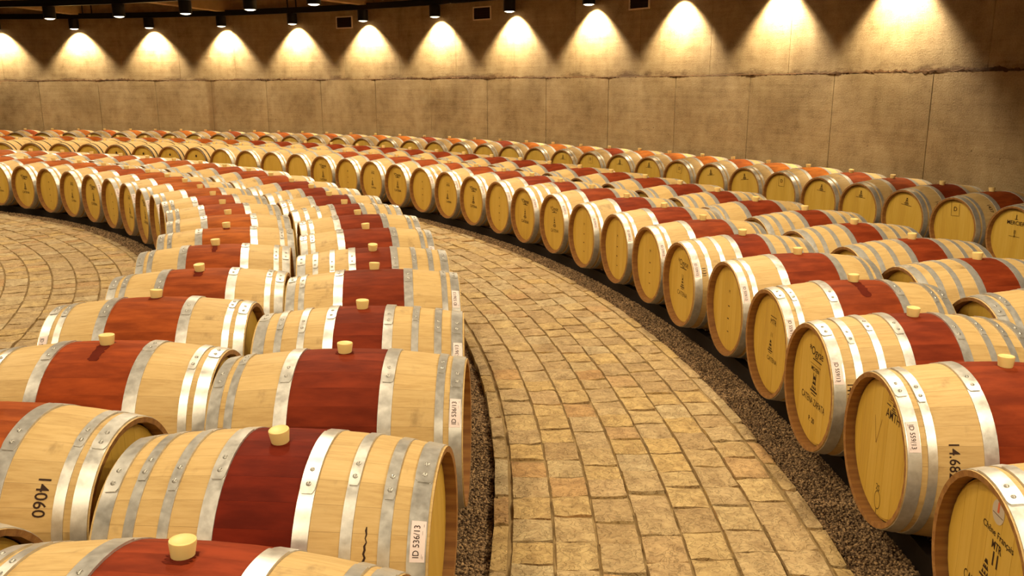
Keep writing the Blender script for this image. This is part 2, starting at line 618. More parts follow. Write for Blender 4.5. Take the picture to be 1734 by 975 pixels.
def place_stones(root, items, variants, name, limit, tilt=0.012, dz=0.0):
    vis = []
    for it in items:
        Rm, tc, wid, ln = it
        p = (Rm * math.cos(tc), Rm * math.sin(tc), 0)
        x, y = pixel(p)
        if -80 < x < 1814 and -40 < y < 1075:
            vis.append(((Vector(p) - CAM).length, it))
    vis.sort(key=lambda q: q[0])
    vv, ff = [], []
    for k, (d, (Rm, tc, wid, ln)) in enumerate(vis):
        me = random.choice(variants)
        rot = (random.gauss(0, tilt), random.gauss(0, tilt), tc + random.gauss(0, 0.010) + (PI if random.random() < 0.5 else 0))
        loc = (Rm * math.cos(tc), Rm * math.sin(tc), dz + random.uniform(-0.004, 0.004))
        sc = (wid, ln, 1)
        if k < limit:
            link(name, me, root, loc, rot, sc)
        else:
            mt = Matrix.Translation(loc) @ Matrix.Rotation(rot[2], 4, 'Z') @ Matrix.Diagonal((wid, ln, 1, 1))
            b = len(vv)
            vv.extend([tuple(mt @ v.co) for v in me.vertices])
            ff.extend([tuple(b + i for i in p.vertices) for p in me.polygons])
    if vv:
        me = smooth_by_angle(mesh_from(vv, ff, name + '_rest', mats=[STONE]), 30)
        link('distant_' + name, me, root, kind='stuff')
    return len(vis)


path = structure('paved_path', 'curved path of square sandstone setts between the barrel rows')
bed = sweep_arc((R_EDGE_L + R_EDGE_R) / 2, -0.055, R_EDGE_R - R_EDGE_L - 0.03, 0.039, -0.5, 1.6, 120, 'joint_bed', MORTAR)
link('joint_bed', bed, path)
KW = 0.062
inner0, inner1 = R_EDGE_L + KW + 0.012, R_EDGE_R - KW - 0.012
pitch_c = (inner1 - inner0) / 7
cols = [(inner0 + pitch_c * (k + 0.5), pitch_c - 0.010) for k in range(7)]
place_stones(path, lay(cols, -0.42, 1.1, (0.145, 0.205), 0.006), STONES, 'paving_stone', 300)
place_stones(path, lay([(R_EDGE_L + KW / 2, KW)], -0.42, 1.1, (0.22, 0.42), 0.005) + lay([(R_EDGE_R - KW / 2, KW)], -0.42, 1.1, (0.22, 0.42), 0.005), KERBS, 'kerb_stone', 200, 0.006, -0.004)

court = structure('inner_paving', 'round floor of sandstone setts laid in rings inside the barrel circle')
link('joint_bed', sweep_arc((R_EDGE_I - 0.02 + 4.0) / 2, -0.055, R_EDGE_I - 0.02 - 4.0, 0.039, 0.0, 2.2, 100, 'joint_bed_inner', MORTAR), court)
cols = [(R_EDGE_I - KW - 0.012 - 0.188 * (k + 0.5), 0.176) for k in range(28)]
place_stones(court, lay(cols, 0.05, 2.0, (0.11, 0.20), 0.004), STONES, 'paving_stone', 300)
place_stones(court, lay([(R_EDGE_I - KW / 2, KW)], 0.2, 1.9, (0.22, 0.42), 0.005), KERBS, 'kerb_stone', 120, 0.006, -0.004)

# loose gravel chips on the strips beside the paving
def chips(name, areas, per_m2, label):
    P = []
    for R0, R1, t0, t1 in areas:
        area = (R1 - R0) * (R0 + R1) / 2 * (t1 - t0)
        n = int(area * per_m2)
        R = np.sqrt(rng.uniform(R0 * R0, R1 * R1, n))
        t = rng.uniform(t0, t1, n)
        P.append(np.stack([R * np.cos(t), R * np.sin(t), np.zeros(n)], 1))
    P = np.concatenate(P)
    v = P - np.array(CAM)
    d = v @ np.array(_D)
    px = 867 + F_PX * (v @ np.array(_R)) / d
    py = 487.5 - F_PX * (v @ np.array(_U)) / d
    keep = (d > 0.3) & (px > -30) & (px < 1764) & (py < 1010) & (py > 200)
    P, d = P[keep], d[keep]
    keep = rng.random(len(P)) < np.clip((5.5 / d) ** 1.3, 0.12, 1)
    P, d = P[keep], d[keep]
    n = len(P)
    base = np.array([(1, 0, 0), (0, 1, 0), (-1, 0, 0), (0, -1, 0), (0, 0, 1), (0, 0, -1)], float)
    tri = np.array([(0, 1, 4), (1, 2, 4), (2, 3, 4), (3, 0, 4), (1, 0, 5), (2, 1, 5), (3, 2, 5), (0, 3, 5)])
    size = rng.uniform(0.0045, 0.0095, n) * np.clip(d / 6, 1, 2.2)
    V = base[None] * (0.6 + 0.7 * rng.random((n, 6, 1))) * size[:, None, None]
    a = rng.uniform(0, 2 * PI, n)
    b = rng.uniform(-0.7, 0.7, n)
    ca, sa, cb, sb = np.cos(a)[:, None], np.sin(a)[:, None], np.cos(b)[:, None], np.sin(b)[:, None]
    x, y, z = V[..., 0], V[..., 1], V[..., 2] * 0.75
    x, z = x * cb - z * sb, x * sb + z * cb
    V = np.stack([x * ca - y * sa, x * sa + y * ca, z], 2) + P[:, None, :]
    V[..., 2] += (-0.05 + rng.uniform(0, 0.007, n))[:, None]
    Fc = tri[None] + 6 * np.arange(n)[:, None, None]
    me = bpy.data.meshes.new(name)
    me.vertices.add(n * 6)
    me.vertices.foreach_set('co', V.reshape(-1))
    me.loops.add(n * 24)
    me.loops.foreach_set('vertex_index', Fc.reshape(-1).astype(np.int32))
    me.polygons.add(n * 8)
    me.polygons.foreach_set('loop_start', np.arange(0, n * 24, 3, dtype=np.int32))
    me.materials.append(PEBBLE)
    me.update(calc_edges=True)
    o = link(name, me, kind='stuff')
    o['label'] = label
    o['category'] = 'gravel'
    return n


chips('gravel', [(R_EDGE_R + 0.004, R_EDGE_R + 0.75, -0.3, 0.9), (R_EDGE_L - 0.42, R_EDGE_L - 0.004, -0.35, 0.6), (R_EDGE_I + 0.004, R_EDGE_I + 0.6, 0.4, 1.7)], 17000,
      'loose dark brown gravel chips beside the stone paving')

# ---------------------------------------------------------------- barrels
LH, RB, RH = 0.470, 0.330, 0.288      # half length, bilge radius, stave radius at the ends
NS = 28
ZC = 0.365                            # barrel axis above the cobbles
CROZE, THK = 0.042, 0.024


def prof(x):
    return RB - (RB - RH) * (x / LH) ** 2


XS = [LH * math.sin(PI / 2 * (k / 7)) * 1.0 for k in range(-7, 8)]


def stave_mesh():
    w = 2 * PI / NS - 0.0003 / RB
    acr = [-w / 2, 0, w / 2]
    vs_, fs, fm = [], [], []

    def P(x, r, a):
        return (x, -r * math.sin(a), r * math.cos(a))
    n = len(XS)
    for x in XS:
        for a in acr:
            vs_.append(P(x, prof(x), a))
        vs_.append(P(x, prof(x) - 0.006, acr[0]))
        vs_.append(P(x, prof(x) - 0.006, acr[2]))
    for i in range(n - 1):
        a, b = i * 5, (i + 1) * 5
        for q in ((a, a + 1, b + 1, b), (a + 1, a + 2, b + 2, b + 1), (a + 3, a, b, b + 3), (a + 2, a + 4, b + 4, b + 2)):
            fs.append(q)
            fm.append(0)
    for s in (-1, 1):
        i = 0 if s < 0 else n - 1
        b = len(vs_)
        for x in (s * (LH - 0.002), s * (LH - CROZE - 0.004)):
            for a in (acr[0], acr[2]):
                vs_.append(P(x, prof(x) - THK * (0.72 if abs(x) > LH - 0.01 else 1.0), a))
        o = i * 5
        fs.append((o, o + 1, o + 2, b + 1, b))
        fs.append((b, b + 1, b + 3, b + 2))
        fm += [1, 1]
    me = mesh_from(vs_, fs, 'stave', mats=[OAK, CHIME], fmat=fm)
    bm = bmesh.new()
    bm.from_mesh(me)
    bmesh.ops.recalc_face_normals(bm, faces=bm.faces)
    bm.to_mesh(me)
    bm.free()
    return smooth_by_angle(me, 25)


def body_mesh(seg):
    pr = [(prof(-LH) - THK, -(LH - CROZE - 0.004)), (prof(LH) - THK * 0.72, -LH + 0.002)] + [(prof(x), x) for x in XS] + [(prof(LH) - THK * 0.72, LH - 0.002), (prof(LH) - THK, LH - CROZE - 0.004)]
    me = lathe(pr, seg, 'x', [OAK, CHIME], 'body')
    m = len(pr)
    for p in me.polygons:
        i = p.index // seg
        if i in (0, 1, m - 2, m - 3):
            p.material_index = 1
    return me


STAVE = stave_mesh()
BODY = {56: body_mesh(56), 36: body_mesh(36)}
HOOPS = {6: ((0.163, 0.213), (0.366, 0.398), (0.418, 0.465)), 8: ((0.108, 0.152), (0.235, 0.267), (0.336, 0.369), (0.412, 0.463))}
BELT = {6: 0.168, 8: 0.112}           # half width of the painted belt
THIN = ((0.175, 0.20), (0.36, 0.382), (0.44, 0.466))


def hoop_mesh(x0, x1, seg, mat):
    t = 0.0028
    pr = [(prof(x0) - 0.001, x0), (prof(x0) + t, x0 + 0.0005), (prof((x0 + x1) / 2) + t, (x0 + x1) / 2), (prof(x1) + t, x1 - 0.0005), (prof(x1) - 0.001, x1)]
    if x0 < 0:
        pr = [(r, h) for r, h in pr]
    return lathe(pr, seg, 'x', [mat], 'hoop')


HM = {}


def hoop(x0, x1, seg, mat=None):
    k = (round(x0, 4), round(x1, 4), seg, mat.name if mat else '')
    if k not in HM:
        HM[k] = hoop_mesh(x0, x1, seg, mat or STEEL)
    return HM[k]


def patch(x0, x1, a0, a1, lift, mat, name, round_end=0.0, n=10, skirt=True, jag=0.0):
    """sheet that follows the barrel between angles a0 (upper) and a1 (lower, towards -y)"""
    vs_, fs = [], []
    for i in range(n + 1):
        f = i / n
        a = a0 + (a1 - a0) * f
        w = 1.0
        if round_end and f > 1 - round_end:
            q = (f - (1 - round_end)) / round_end
            w = 0.66 + 0.34 * math.sqrt(max(0.0, 1 - q ** 3))
        xm, hw = (x0 + x1) / 2, abs(x1 - x0) / 2 * w
        if jag:
            hw *= 1 + jag * (random.random() - 0.5)
            xm += jag * 0.01 * (random.random() - 0.5)
        for j in range(3):
            x = xm + hw * (j - 1)
            r = prof(x) + lift
            vs_.append((x, -r * math.sin(a), r * math.cos(a)))
        for x in (xm - hw, xm + hw):
            r = prof(x) + (0.0022 if lift > 0.0035 else 0.0)
            vs_.append((x, -r * math.sin(a), r * math.cos(a)))
    for i in range(n):
        a, b = i * 5, i * 5 + 5
        fs += [(a, a + 1, b + 1, b), (a + 1, a + 2, b + 2, b + 1)]
        if skirt:
            fs += [(a + 3, a, b, b + 3), (a + 2, a + 4, b + 4, b + 2)]
    if skirt:
        e = n * 5
        fs.append((e + 3, e, e + 1, e + 2, e + 4))
    me = mesh_from(vs_, fs, name, mats=[mat])
    bm = bmesh.new()
    bm.from_mesh(me)
    bmesh.ops.recalc_face_normals(bm, faces=bm.faces)
    bm.to_mesh(me)
    bm.free()
    return smooth_by_angle(me, 40)


RIVET_ME = lathe([(0.0075, -0.002), (0.0072, 0.0012), (0.0050, 0.0034), (0.0018, 0.0045)], 10, 'z', [RIVET], 'rivet', (False, True))
BUNG_ME = lathe([(0.0245, -0.012), (0.0255, 0.0), (0.0300, 0.034), (0.0292, 0.0380), (0.0260, 0.0392), (0.0230, 0.0375), (0.0, 0.0372)], 20, 'z', [BUNG], 'bung', (True, False))
LAPS = {}


def lap(x0, x1, a1):
    k = (round(x0, 4), round(x1, 4), a1)
    if k not in LAPS:
        LAPS[k] = patch(x0 + 0.0005, x1 - 0.0005, math.radians(-14), math.radians(a1), 0.0060, STEEL, 'hoop_lap', 0.16, 25)
    return LAPS[k]


# heads: a backing disc with separate boards on it
RHEAD = RH - THK + 0.002


def head_disc(s):
    x = s * (LH - CROZE)
    return lathe([(RHEAD, x - s * 0.018), (RHEAD, x), (RHEAD - 0.016, x + s * 0.003), (0.0, x + s * 0.003)], 40, 'x', [HEAD], 'head')


HEADS = {s: head_disc(s) for s in (-1, 1)}


def head_boards(s, seed):
    r = random.Random(seed)
    cuts = [-1.0]
    ws = [0.8 + 0.5 * r.random() for _ in range(7)]
    tot = sum(ws)
    acc = -1.0
    for w in ws:
        acc += 2 * w / tot
        cuts.append(acc)
    Rr = RHEAD - 0.010
    out = []
    for a, b in zip(cuts[:-1], cuts[1:]):
        a, b = a * Rr + 0.0005, b * Rr - 0.0005
        x0, x1 = s * (LH - CROZE + 0.0015), s * (LH - CROZE + 0.0055)
        up = []
        for k in range(6):
            y = a + (b - a) * k / 5
            up.append((y, math.sqrt(max(0.0, Rr * Rr - y * y))))
        ring = [(y, z) for y, z in up] + [(y, -z) for y, z in reversed(up)]
        n = len(ring)
        vs_ = [(x1, y, z) for y, z in ring] + [(x0, y, z) for y, z in ring]
        fs = [tuple(range(n))] + [(k, (k + 1) % n, n + (k + 1) % n, n + k) for k in range(n)]
        me = mesh_from(vs_, fs, 'head_board', mats=[HEAD])
        bm = bmesh.new()
        bm.from_mesh(me)
        bmesh.ops.remove_doubles(bm, verts=bm.verts, dist=1e-5)
        bmesh.ops.recalc_face_normals(bm, faces=bm.faces)
        bm.to_mesh(me)
        bm.free()
        out.append(me)
    return out


BOARDS = {(s, k): head_boards(s, 50 + k) for s in (-1, 1) for k in range(4)}

# ---------------------------------------------------------------- lettering
_tcache = {}


def text_geo(txt, size, bold=0.0, xs=1.0):
    k = (txt, size, bold, xs)
    if k in _tcache:
        return _tcache[k]
    cu = bpy.data.curves.new('t', 'FONT')
    cu.body = txt
    cu.size = size
    cu.align_x = 'CENTER'
    cu.align_y = 'CENTER'
    cu.resolution_u = 3
    cu.offset = bold
    ob = bpy.data.objects.new('t', cu)
    C.objects.link(ob)
    bpy.context.view_layer.update()
    me = bpy.data.meshes.new_from_object(ob.evaluated_get(bpy.context.evaluated_depsgraph_get()))
    bpy.data.objects.remove(ob)
    vs_ = [(v.co.x * xs, v.co.y) for v in me.vertices]
    fs = [tuple(p.vertices) for p in me.polygons]
    bpy.data.meshes.remove(me)
    _tcache[k] = (vs_, fs)
    return _tcache[k]


def bar(x0, x1, y0, y1):
    return ([(x0, y0), (x1, y0), (x1, y1), (x0, y1)], [(0, 1, 2, 3)])


def poly(pts):
    return (pts, [tuple(range(len(pts)))])


def shift(g, dx, dy):
    return ([(x + dx, y + dy) for x, y in g[0]], g[1])


def merge(gs):
    vs_, fs = [], []
    for v, f in gs:
        b = len(vs_)
        vs_ += v
        fs += [tuple(b + i for i in q) for q in f]
    return vs_, fs


def emblem(s):
    """a small stepped-pyramid mark over two bars"""
    g = []
    for k in range(3):
        w = 0.5 - 0.17 * k
        for q in range(-1, 2):
            cx = q * w * 0.55
            cy = k * 0.36 - 0.1
            g.append(poly([((cx - 0.14) * s, cy * s), ((cx + 0.14) * s, cy * s), (cx * s, (cy + 0.3) * s)]))
    g.append(bar(-0.62 * s, 0.62 * s, -0.34 * s, -0.20 * s))
    g.append(bar(-0.42 * s, 0.42 * s, -0.54 * s, -0.46 * s))
    return merge(g)


def disc2(r, n=28, rx=1.0):
    return poly([(r * rx * math.cos(2 * PI * k / n), r * math.sin(2 * PI * k / n)) for k in range(n)])


def ring2(r0, r1, n=24, sx=1.0):
    v, f = [], []
    for k in range(n):
        a = 2 * PI * k / n
        v += [(r0 * sx * math.cos(a), r0 * math.sin(a)), (r1 * sx * math.cos(a), r1 * math.sin(a))]
    for k in range(n):
        q = (k + 1) % n
        f.append((2 * k, 2 * k + 1, 2 * q + 1, 2 * q))
    return v, f


def on_head(g, s, lift=0.0062, name='lettering', mat=None):
    """s=-1 inner end (read looking outward), +1 outer end"""
    x = s * (LH - CROZE + lift)
    vs_ = [(x, s * u, v) for u, v in g[0]]
    return mesh_from(vs_, g[1] if s < 0 else [tuple(reversed(q)) for q in g[1]], name, mats=[mat or INK])


def on_side(g, xc, ac, lift, mode, mat, name='lettering'):
    """lettering wrapped on the barrel side facing -y. mode 'up': reads upward, 'down': reads downward"""
    vs_ = []
    for u, v in g[0]:
        if mode == 'up':
            x = xc - v
            a = ac - u / RB
        else:
            x = xc + v
            a = ac + u / RB
        r = prof(x) + lift
        vs_.append((x, -r * math.sin(a), r * math.cos(a)))
    return mesh_from(vs_, g[1], name, mats=[mat])


def head_print(kind, s, tone=INK):
    R_ = RHEAD
    t = text_geo
    g = []
    if kind == 'full':
        g += [shift(t('*Ogyse', 0.054, 0.0004), 0.0, 0.60 * R_), bar(-0.035, 0.065, 0.46 * R_, 0.48 * R_),
              bar(-0.06, 0.06, 0.375 * R_, 0.383 * R_), shift(t('MOYEN', 0.026, 0.0006), 0.0, 0.30 * R_), shift(t('11', 0.052, 0.0004), 0, 0.16 * R_),
              shift(emblem(0.062), 0, -0.02 * R_), shift(t('CATENA ZAPATA', 0.046, 0.0002, 0.74), 0, -0.27 * R_), shift(t('P. 20', 0.034, 0.0004), 0.0, -0.60 * R_)]
    elif kind == 'mid':
        g += [shift(t('*Ogyse', 0.06), 0, 0.55 * R_), bar(-0.05, 0.06, 0.41 * R_, 0.43 * R_), shift(t('11', 0.04), 0, 0.2 * R_), shift(emblem(0.055), 0, -0.02 * R_), shift(t('CATENA', 0.045), 0, -0.26 * R_)]
    elif kind == 'slim':
        g += [shift(t('MTR', 0.04), 0.01, 0.45 * R_), bar(-0.03, 0.05, 0.55 * R_, 0.565 * R_), shift(t('11', 0.034), 0, 0.18 * R_), shift(emblem(0.05), -0.01, -0.1 * R_), shift(t('CATENA', 0.034), 0.02, -0.32 * R_)]
    elif kind == 'dots':
        g += [shift(t('M', 0.03), 0, 0.4 * R_), bar(-0.012, 0.012, 0.05 * R_, 0.075 * R_), bar(-0.015, 0.008, -0.25 * R_, -0.22 * R_), bar(-0.01, 0.014, -0.55 * R_, -0.53 * R_)]
    elif kind == 'stamp':
        g += [shift(t('AMTH', 0.050, 0.0003, 0.85), 0.07, 0.58 * R_), bar(0.01, 0.045, 0.70 * R_, 0.715 * R_), bar(0.095, 0.13, 0.70 * R_, 0.715 * R_), shift(emblem(0.03), 0.07, 0.70 * R_),
              shift(ring2(0.034, 0.037, 20, 0.7), 0.01, -0.76 * R_), shift(t('2S', 0.034), 0.005, -0.58 * R_), bar(0.006, 0.009, -0.99 * R_, -0.90 * R_)]
    elif kind == 'last':
        g += [shift(t('Ch\u00eane Fran\u00e7ais', 0.028, 0.0003), 0.026, 0.515 * R_), shift(t('MTR', 0.034, 0.0008, 0.8), 0.026, 0.385 * R_), shift(t('11', 0.056, 0.0018, 0.8), 0.028, 0.235 * R_),
              shift(emblem(0.05), -0.015, 0.0), shift(t('CATENA ZAPATA', 0.046, 0.0, 0.72), 0.0, -0.25 * R_)]
    elif kind == 'crest':
        g += [shift(emblem(0.05), 0, 0.62 * R_), bar(-0.07, 0.07, 0.50 * R_, 0.515 * R_)]
    elif kind == 'mercier':
        g += [shift(t('MERCIER', 0.05, 0.0004), 0.0, 0.52 * R_), bar(-0.004, 0.004, 0.64 * R_, 0.80 * R_), bar(-0.02, 0.02, 0.64 * R_, 0.655 * R_), shift(t('II', 0.05), 0, 0.22 * R_), bar(-0.06, 0.06, 0.07 * R_, 0.08 * R_), shift(emblem(0.02), 0, 0.09 * R_)]
    elif kind == 'box':
        g += [shift(t('D', 0.06), 0, 0.66 * R_), bar(-0.05, 0.05, 0.42 * R_, 0.43 * R_), bar(-0.05, -0.047, 0.43 * R_, 0.92 * R_), bar(0.047, 0.05, 0.43 * R_, 0.85 * R_)]
    elif kind == 'bunghole':
        g += [shift(disc2(0.022, 16), 0.0, 0.55 * R_)]
    return on_head(merge(g), s, 0.0062, 'lettering', tone)


_prints = {}


def get_print(kind, s, tone=INK):
    k = (kind, s, tone.name)
    if k not in _prints:
        _prints[k] = head_print(kind, s, tone)
    return _prints[k]


def sticker(root, hoop_o, s, ac, txt, mode, near):
    x0, x1 = 0.421, 0.460
    la = 0.118 / RB
    me = patch(s * x0, s * x1, ac - la / 2, ac + la / 2, 0.0046, PAPER, 'paper_label', 0, 8)
    st = link('paper_label', me, root, (0, 0, RB), label='pinkish white paper label on the end hoop')
    g = [shift(text_geo(txt, 0.0235), 0, 0.003 * (1 if mode == 'up' else -1)), bar(-0.05, 0.05, -0.0145, -0.0138)]
    if near:
        g.append(bar(-0.048, 0.03, -0.0115, -0.0110))
    link('lettering', on_side(merge(g), s * (x0 + x1) / 2, ac, 0.0056, mode, INK), st)
    return st


# ---------------------------------------------------------------- rows
WINE1, WINE2, WINE3 = (0.150, 0.0135, 0.0035), (0.185, 0.0235, 0.0055), (0.205, 0.0300, 0.0075)
RED, REDOR, ORANGE, ORANGE2 = (0.235, 0.036, 0.008), (0.29, 0.057, 0.010), (0.35, 0.085, 0.011), (0.40, 0.118, 0.013)

ROWS = {
    'A': dict(R=11.479, t0=-0.1322, d=0.06216, lo=0, hi=24, s=1, fix={0: 0.012, 1: 0.028, 2: 0.030, 3: 0.01, 4: 0.01},
              m=[(-0.1328, 11.522), (-0.079, 11.491), (-0.0056, 11.48), (0.0531, 11.469), (0.1299, 11.467), (0.18, 11.437), (0.2528, 11.449), (0.316, 11.492), (0.3754, 11.523), (0.4327, 11.485), (0.4903, 11.48), (0.5402, 11.468)]),
    'B': dict(R=10.496, t0=0.0055, d=0.06717, lo=-2, hi=18, s=-1, fix={0: 0.035, 2: 0.01},
              m=[(0.0051, 10.501), (0.0793, 10.447), (0.1381, 10.501), (0.2149, 10.475), (0.2832, 10.495), (0.3686, 10.512), (0.4296, 10.526), (0.4907, 10.538), (0.5558, 10.531), (0.6165, 10.5), (0.674, 10.496), (0.727, 10.496), (0.783, 10.496), (0.853, 10.496), (0.913, 10.496), (0.977, 10.496), (1.041, 10.496), (1.107, 10.496), (1.174, 10.496)]),
    'C': dict(R=13.992, t0=-0.0171, d=0.04988, lo=-1, hi=30, s=-1, pre={-1: (-0.014, -0.052)},
              m=[(-0.018, 13.962), (0.0322, 13.949), (0.081, 13.99), (0.1346, 14.025), (0.1844, 13.977), (0.2335, 13.996), (0.284, 14.003), (0.3334, 13.98), (0.3888, 14.014), (0.4359, 13.975), (0.4817, 13.992), (0.5316, 13.992), (0.5815, 13.992), (0.6313, 13.992), (0.6790, 13.992), (0.7255, 13.992), (0.7743, 13.992), (0.8220, 13.992), (0.8652, 13.992), (0.9217, 13.992), (0.9694, 13.992), (1.0170, 13.992), (1.0636, 13.992), (1.1079, 13.992), (1.1556, 13.992), (1.2032, 13.992), (1.2520, 13.992), (1.2963, 13.992), (1.3429, 13.992), (1.3872, 13.992)]),
    'D': dict(R=15.007, t0=0.1142, d=0.04535, lo=-1, hi=32, s=1, pre={-1: (-0.006, -0.029)},
              m=[(0.1145, 15.001), (0.16, 15.02), (0.2033, 14.999), (0.2515, 15.038), (0.2934, 14.949)]),
    'E': dict(R=17.541, t0=0.2891, d=0.03794, lo=-1, hi=35, s=-1,
              m=[(0.2884, 17.505), (0.3235, 17.438), (0.3624, 17.486), (0.3996, 17.52), (0.4412, 17.547), (0.4834, 17.591), (0.5227, 17.645), (0.5532, 17.492), (0.5935, 17.602), (0.6345, 17.577), (0.6629, 17.481), (0.7006, 17.479), (0.7508, 17.6), (0.7946, 17.6), (0.8303, 17.6), (0.8654, 17.6), (0.9035, 17.6)]),
}
EIGHT = {'A': {1, 3, 5, 8, 10}, 'B': set(), 'C': {1, 4, 9, 13}, 'D': {0, 1, 2, 3, 5}, 'E': set()}
ORD = ('first second third fourth fifth sixth seventh eighth ninth tenth eleventh twelfth thirteenth fourteenth fifteenth sixteenth seventeenth eighteenth nineteenth twentieth '
       'twenty-first twenty-second twenty-third twenty-fourth twenty-fifth twenty-sixth twenty-seventh twenty-eighth twenty-ninth thirtieth thirty-first thirty-second thirty-third '
       'thirty-fourth thirty-fifth thirty-sixth thirty-seventh thirty-eighth thirty-ninth fortieth').split()
ROWTEXT = {'A': ("in row on path's left edge", 'barrels in the row along the left edge of the stone path'),
           'B': ('in row around the inner paving', 'barrels in the row around the inner paved circle'),
           'C': ("in row on path's right edge", 'barrels in the row along the right edge of the stone path'),
           'D': ('in second row right of path', 'barrels in the second row right of the stone path'),
           'E': ('in row against the concrete wall', 'barrels in the row against the concrete wall')}


def belt_colour(row, n):
    r = random.Random(hash((row == 'A', n, ord(row))) & 0xffff)
    j = r.random()
    if row == 'A':
        return {-1: WINE2, 0: (0.245, 0.034, 0.008), 1: WINE1, 2: WINE2, 3: WINE2}.get(n, WINE3 if n < 12 else (REDOR if n < 15 else ORANGE))
    if row == 'B':
        return {-1: (0.33, 0.070, 0.012), 0: (0.30, 0.050, 0.008), 1: (0.31, 0.060, 0.009)}.get(n, ORANGE if j > 0.3 else REDOR)
    if row == 'C':
        return (RED, (0.22, 0.031, 0.007), (0.25, 0.043, 0.009))[n % 3] if n < 12 else REDOR
    if row == 'D':
        return WINE3 if n < 12 and j > 0.4 else (RED if n < 22 else ORANGE)
    e = {0: REDOR, 1: RED, 2: REDOR, 3: REDOR, 10: RED, 14: RED, 17: RED}
    return e.get(n, ORANGE2 if j > 0.45 else (ORANGE if j > 0.2 else REDOR))


def tint_word(c):
    return 'wine-red' if c[0] < 0.21 else 'red' if c[0] < 0.275 else 'orange-red' if c[0] < 0.33 else 'orange'


